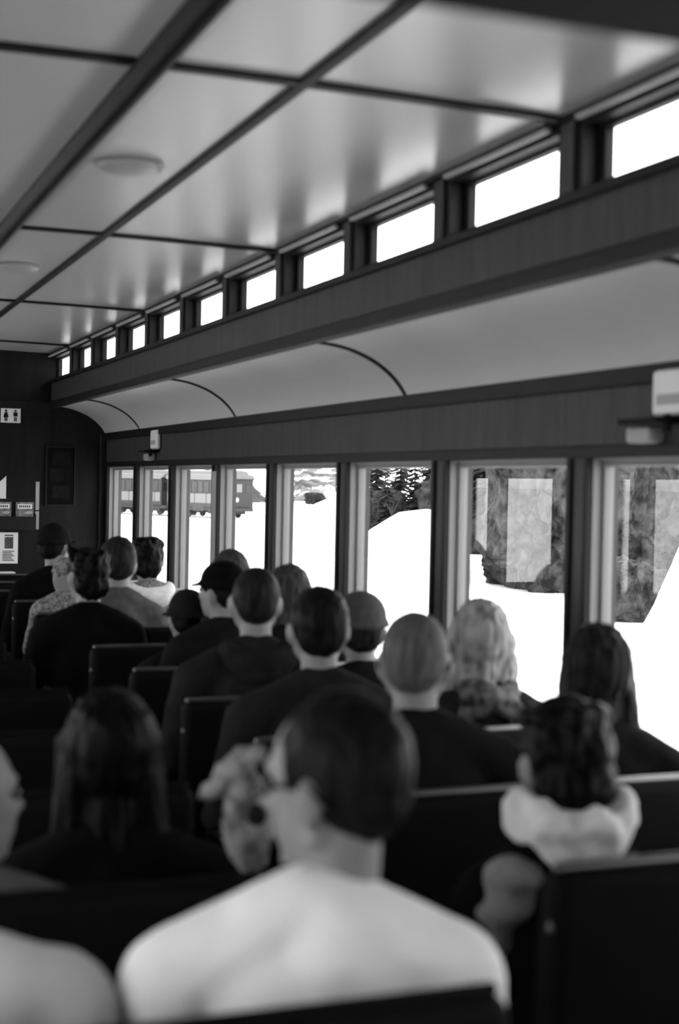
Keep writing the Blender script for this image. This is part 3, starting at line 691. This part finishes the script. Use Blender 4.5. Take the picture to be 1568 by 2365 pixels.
# distant train on the next track
def coach(loc, rz, L, label, front):
    r = empty('railway_coach', loc, R(rz)); tag(r, label, 'train', 'coaches of the other train')
    Wd, H = 2.6, 3.45; hw = Wd/2
    cs = mat('coach_dark_paint', .014, .5); cl = mat('coach_cream_paint', .15, .5); gl = mat('coach_glass_dark', .02, .1); rf = mat('coach_roof', .12, .6)
    obj('body', B(-hw, hw, 0, L, .75, 2.9, bev=.04), cs, r)
    bm = bmesh.new(); prism(bm, [(-hw-.08, 2.88), (-hw+.12, 3.12), (-.75, 3.22), (-.65, 3.42), (0, 3.5), (.65, 3.42), (.75, 3.22), (hw-.12, 3.12), (hw+.08, 2.88)], -.15, L+.15); obj('roof', bm, rf, r)
    for s in (-1, 1):
        obj('cream_band', B(s*(hw+.005)-.015, s*(hw+.005)+.015, .15, L-.15, 1.05, 1.75), cl, r)
        obj('gutter', B(s*(hw+.05)-.03, s*(hw+.05)+.03, 0, L, 2.78, 2.9), cl, r)
        n = int(L/.8)
        for k in range(n):
            y = .3+(L-.6)*(k+.5)/n; obj('window', B(s*(hw+.01)-.012, s*(hw+.01)+.012, y-.26, y+.26, 1.85, 2.65), gl, r)
        for k in range(5):
            y = L*(k+.5)/5; obj('panel_joint', B(s*(hw+.024)-.006, s*(hw+.024)+.006, y-.03, y+.03, 1.05, 2.8), cs, r)
    obj('end_door', B(-.38, .38, -.03, .0, .8, 2.7, bev=.01), cs, r); obj('door_window', B(-.25, .25, -.045, -.03, 1.9, 2.5), cl, r)
    for x in (-.85, .85): obj('end_window', B(x-.24, x+.24, -.02, .005, 1.85, 2.5), gl, r)
    bm = bmesh.new(); cyl(bm, (-.2, -.06, 1.35), (-.2, 0, 1.35), .17); obj('headlight', bm, M_white, r)
    obj('underframe', B(-hw+.2, hw-.2, -.3, L+.3, .5, .76), cs, r)
    for y in (1.5, L-1.5):
        obj('bogie', B(-1.0, 1.0, y-1.0, y+1.0, .28, .6, bev=.03), cs, r)
        for dy in (-.6, .6):
            for x in (-.6, .6):
                bm = bmesh.new(); cyl(bm, (x-.06, y+dy, .38), (x+.06, y+dy, .38), .38, 20); obj('wheel', bm, cs, r)
p1 = atD(552, 1120, 104); a1 = atD(415, 1110, 110)
def heading(a, b): return math.degrees(math.atan2(-(b.x-a.x), b.y-a.y))
h1 = heading(p1, a1); d1 = Vector((a1.x-p1.x, a1.y-p1.y, 0)).normalized()
lens = ['dark coach of the other train with cream lower panels and its end facing us', 'next coach of the other train, seen through the far windows', 'hindmost coach of the other train, near the bulkhead corner']
p = Vector((p1.x, p1.y, gh(p1.x, p1.y)+.05)); Lc = 7.6
for i in range(3):
    h = h1+i*9; coach(p, h, Lc, lens[i], i == 0)
    d = Vector((-math.sin(R(h)), math.cos(R(h)), 0)); p = p+d*(Lc+1.0)

bpy.data.scenes.remove(TMP)
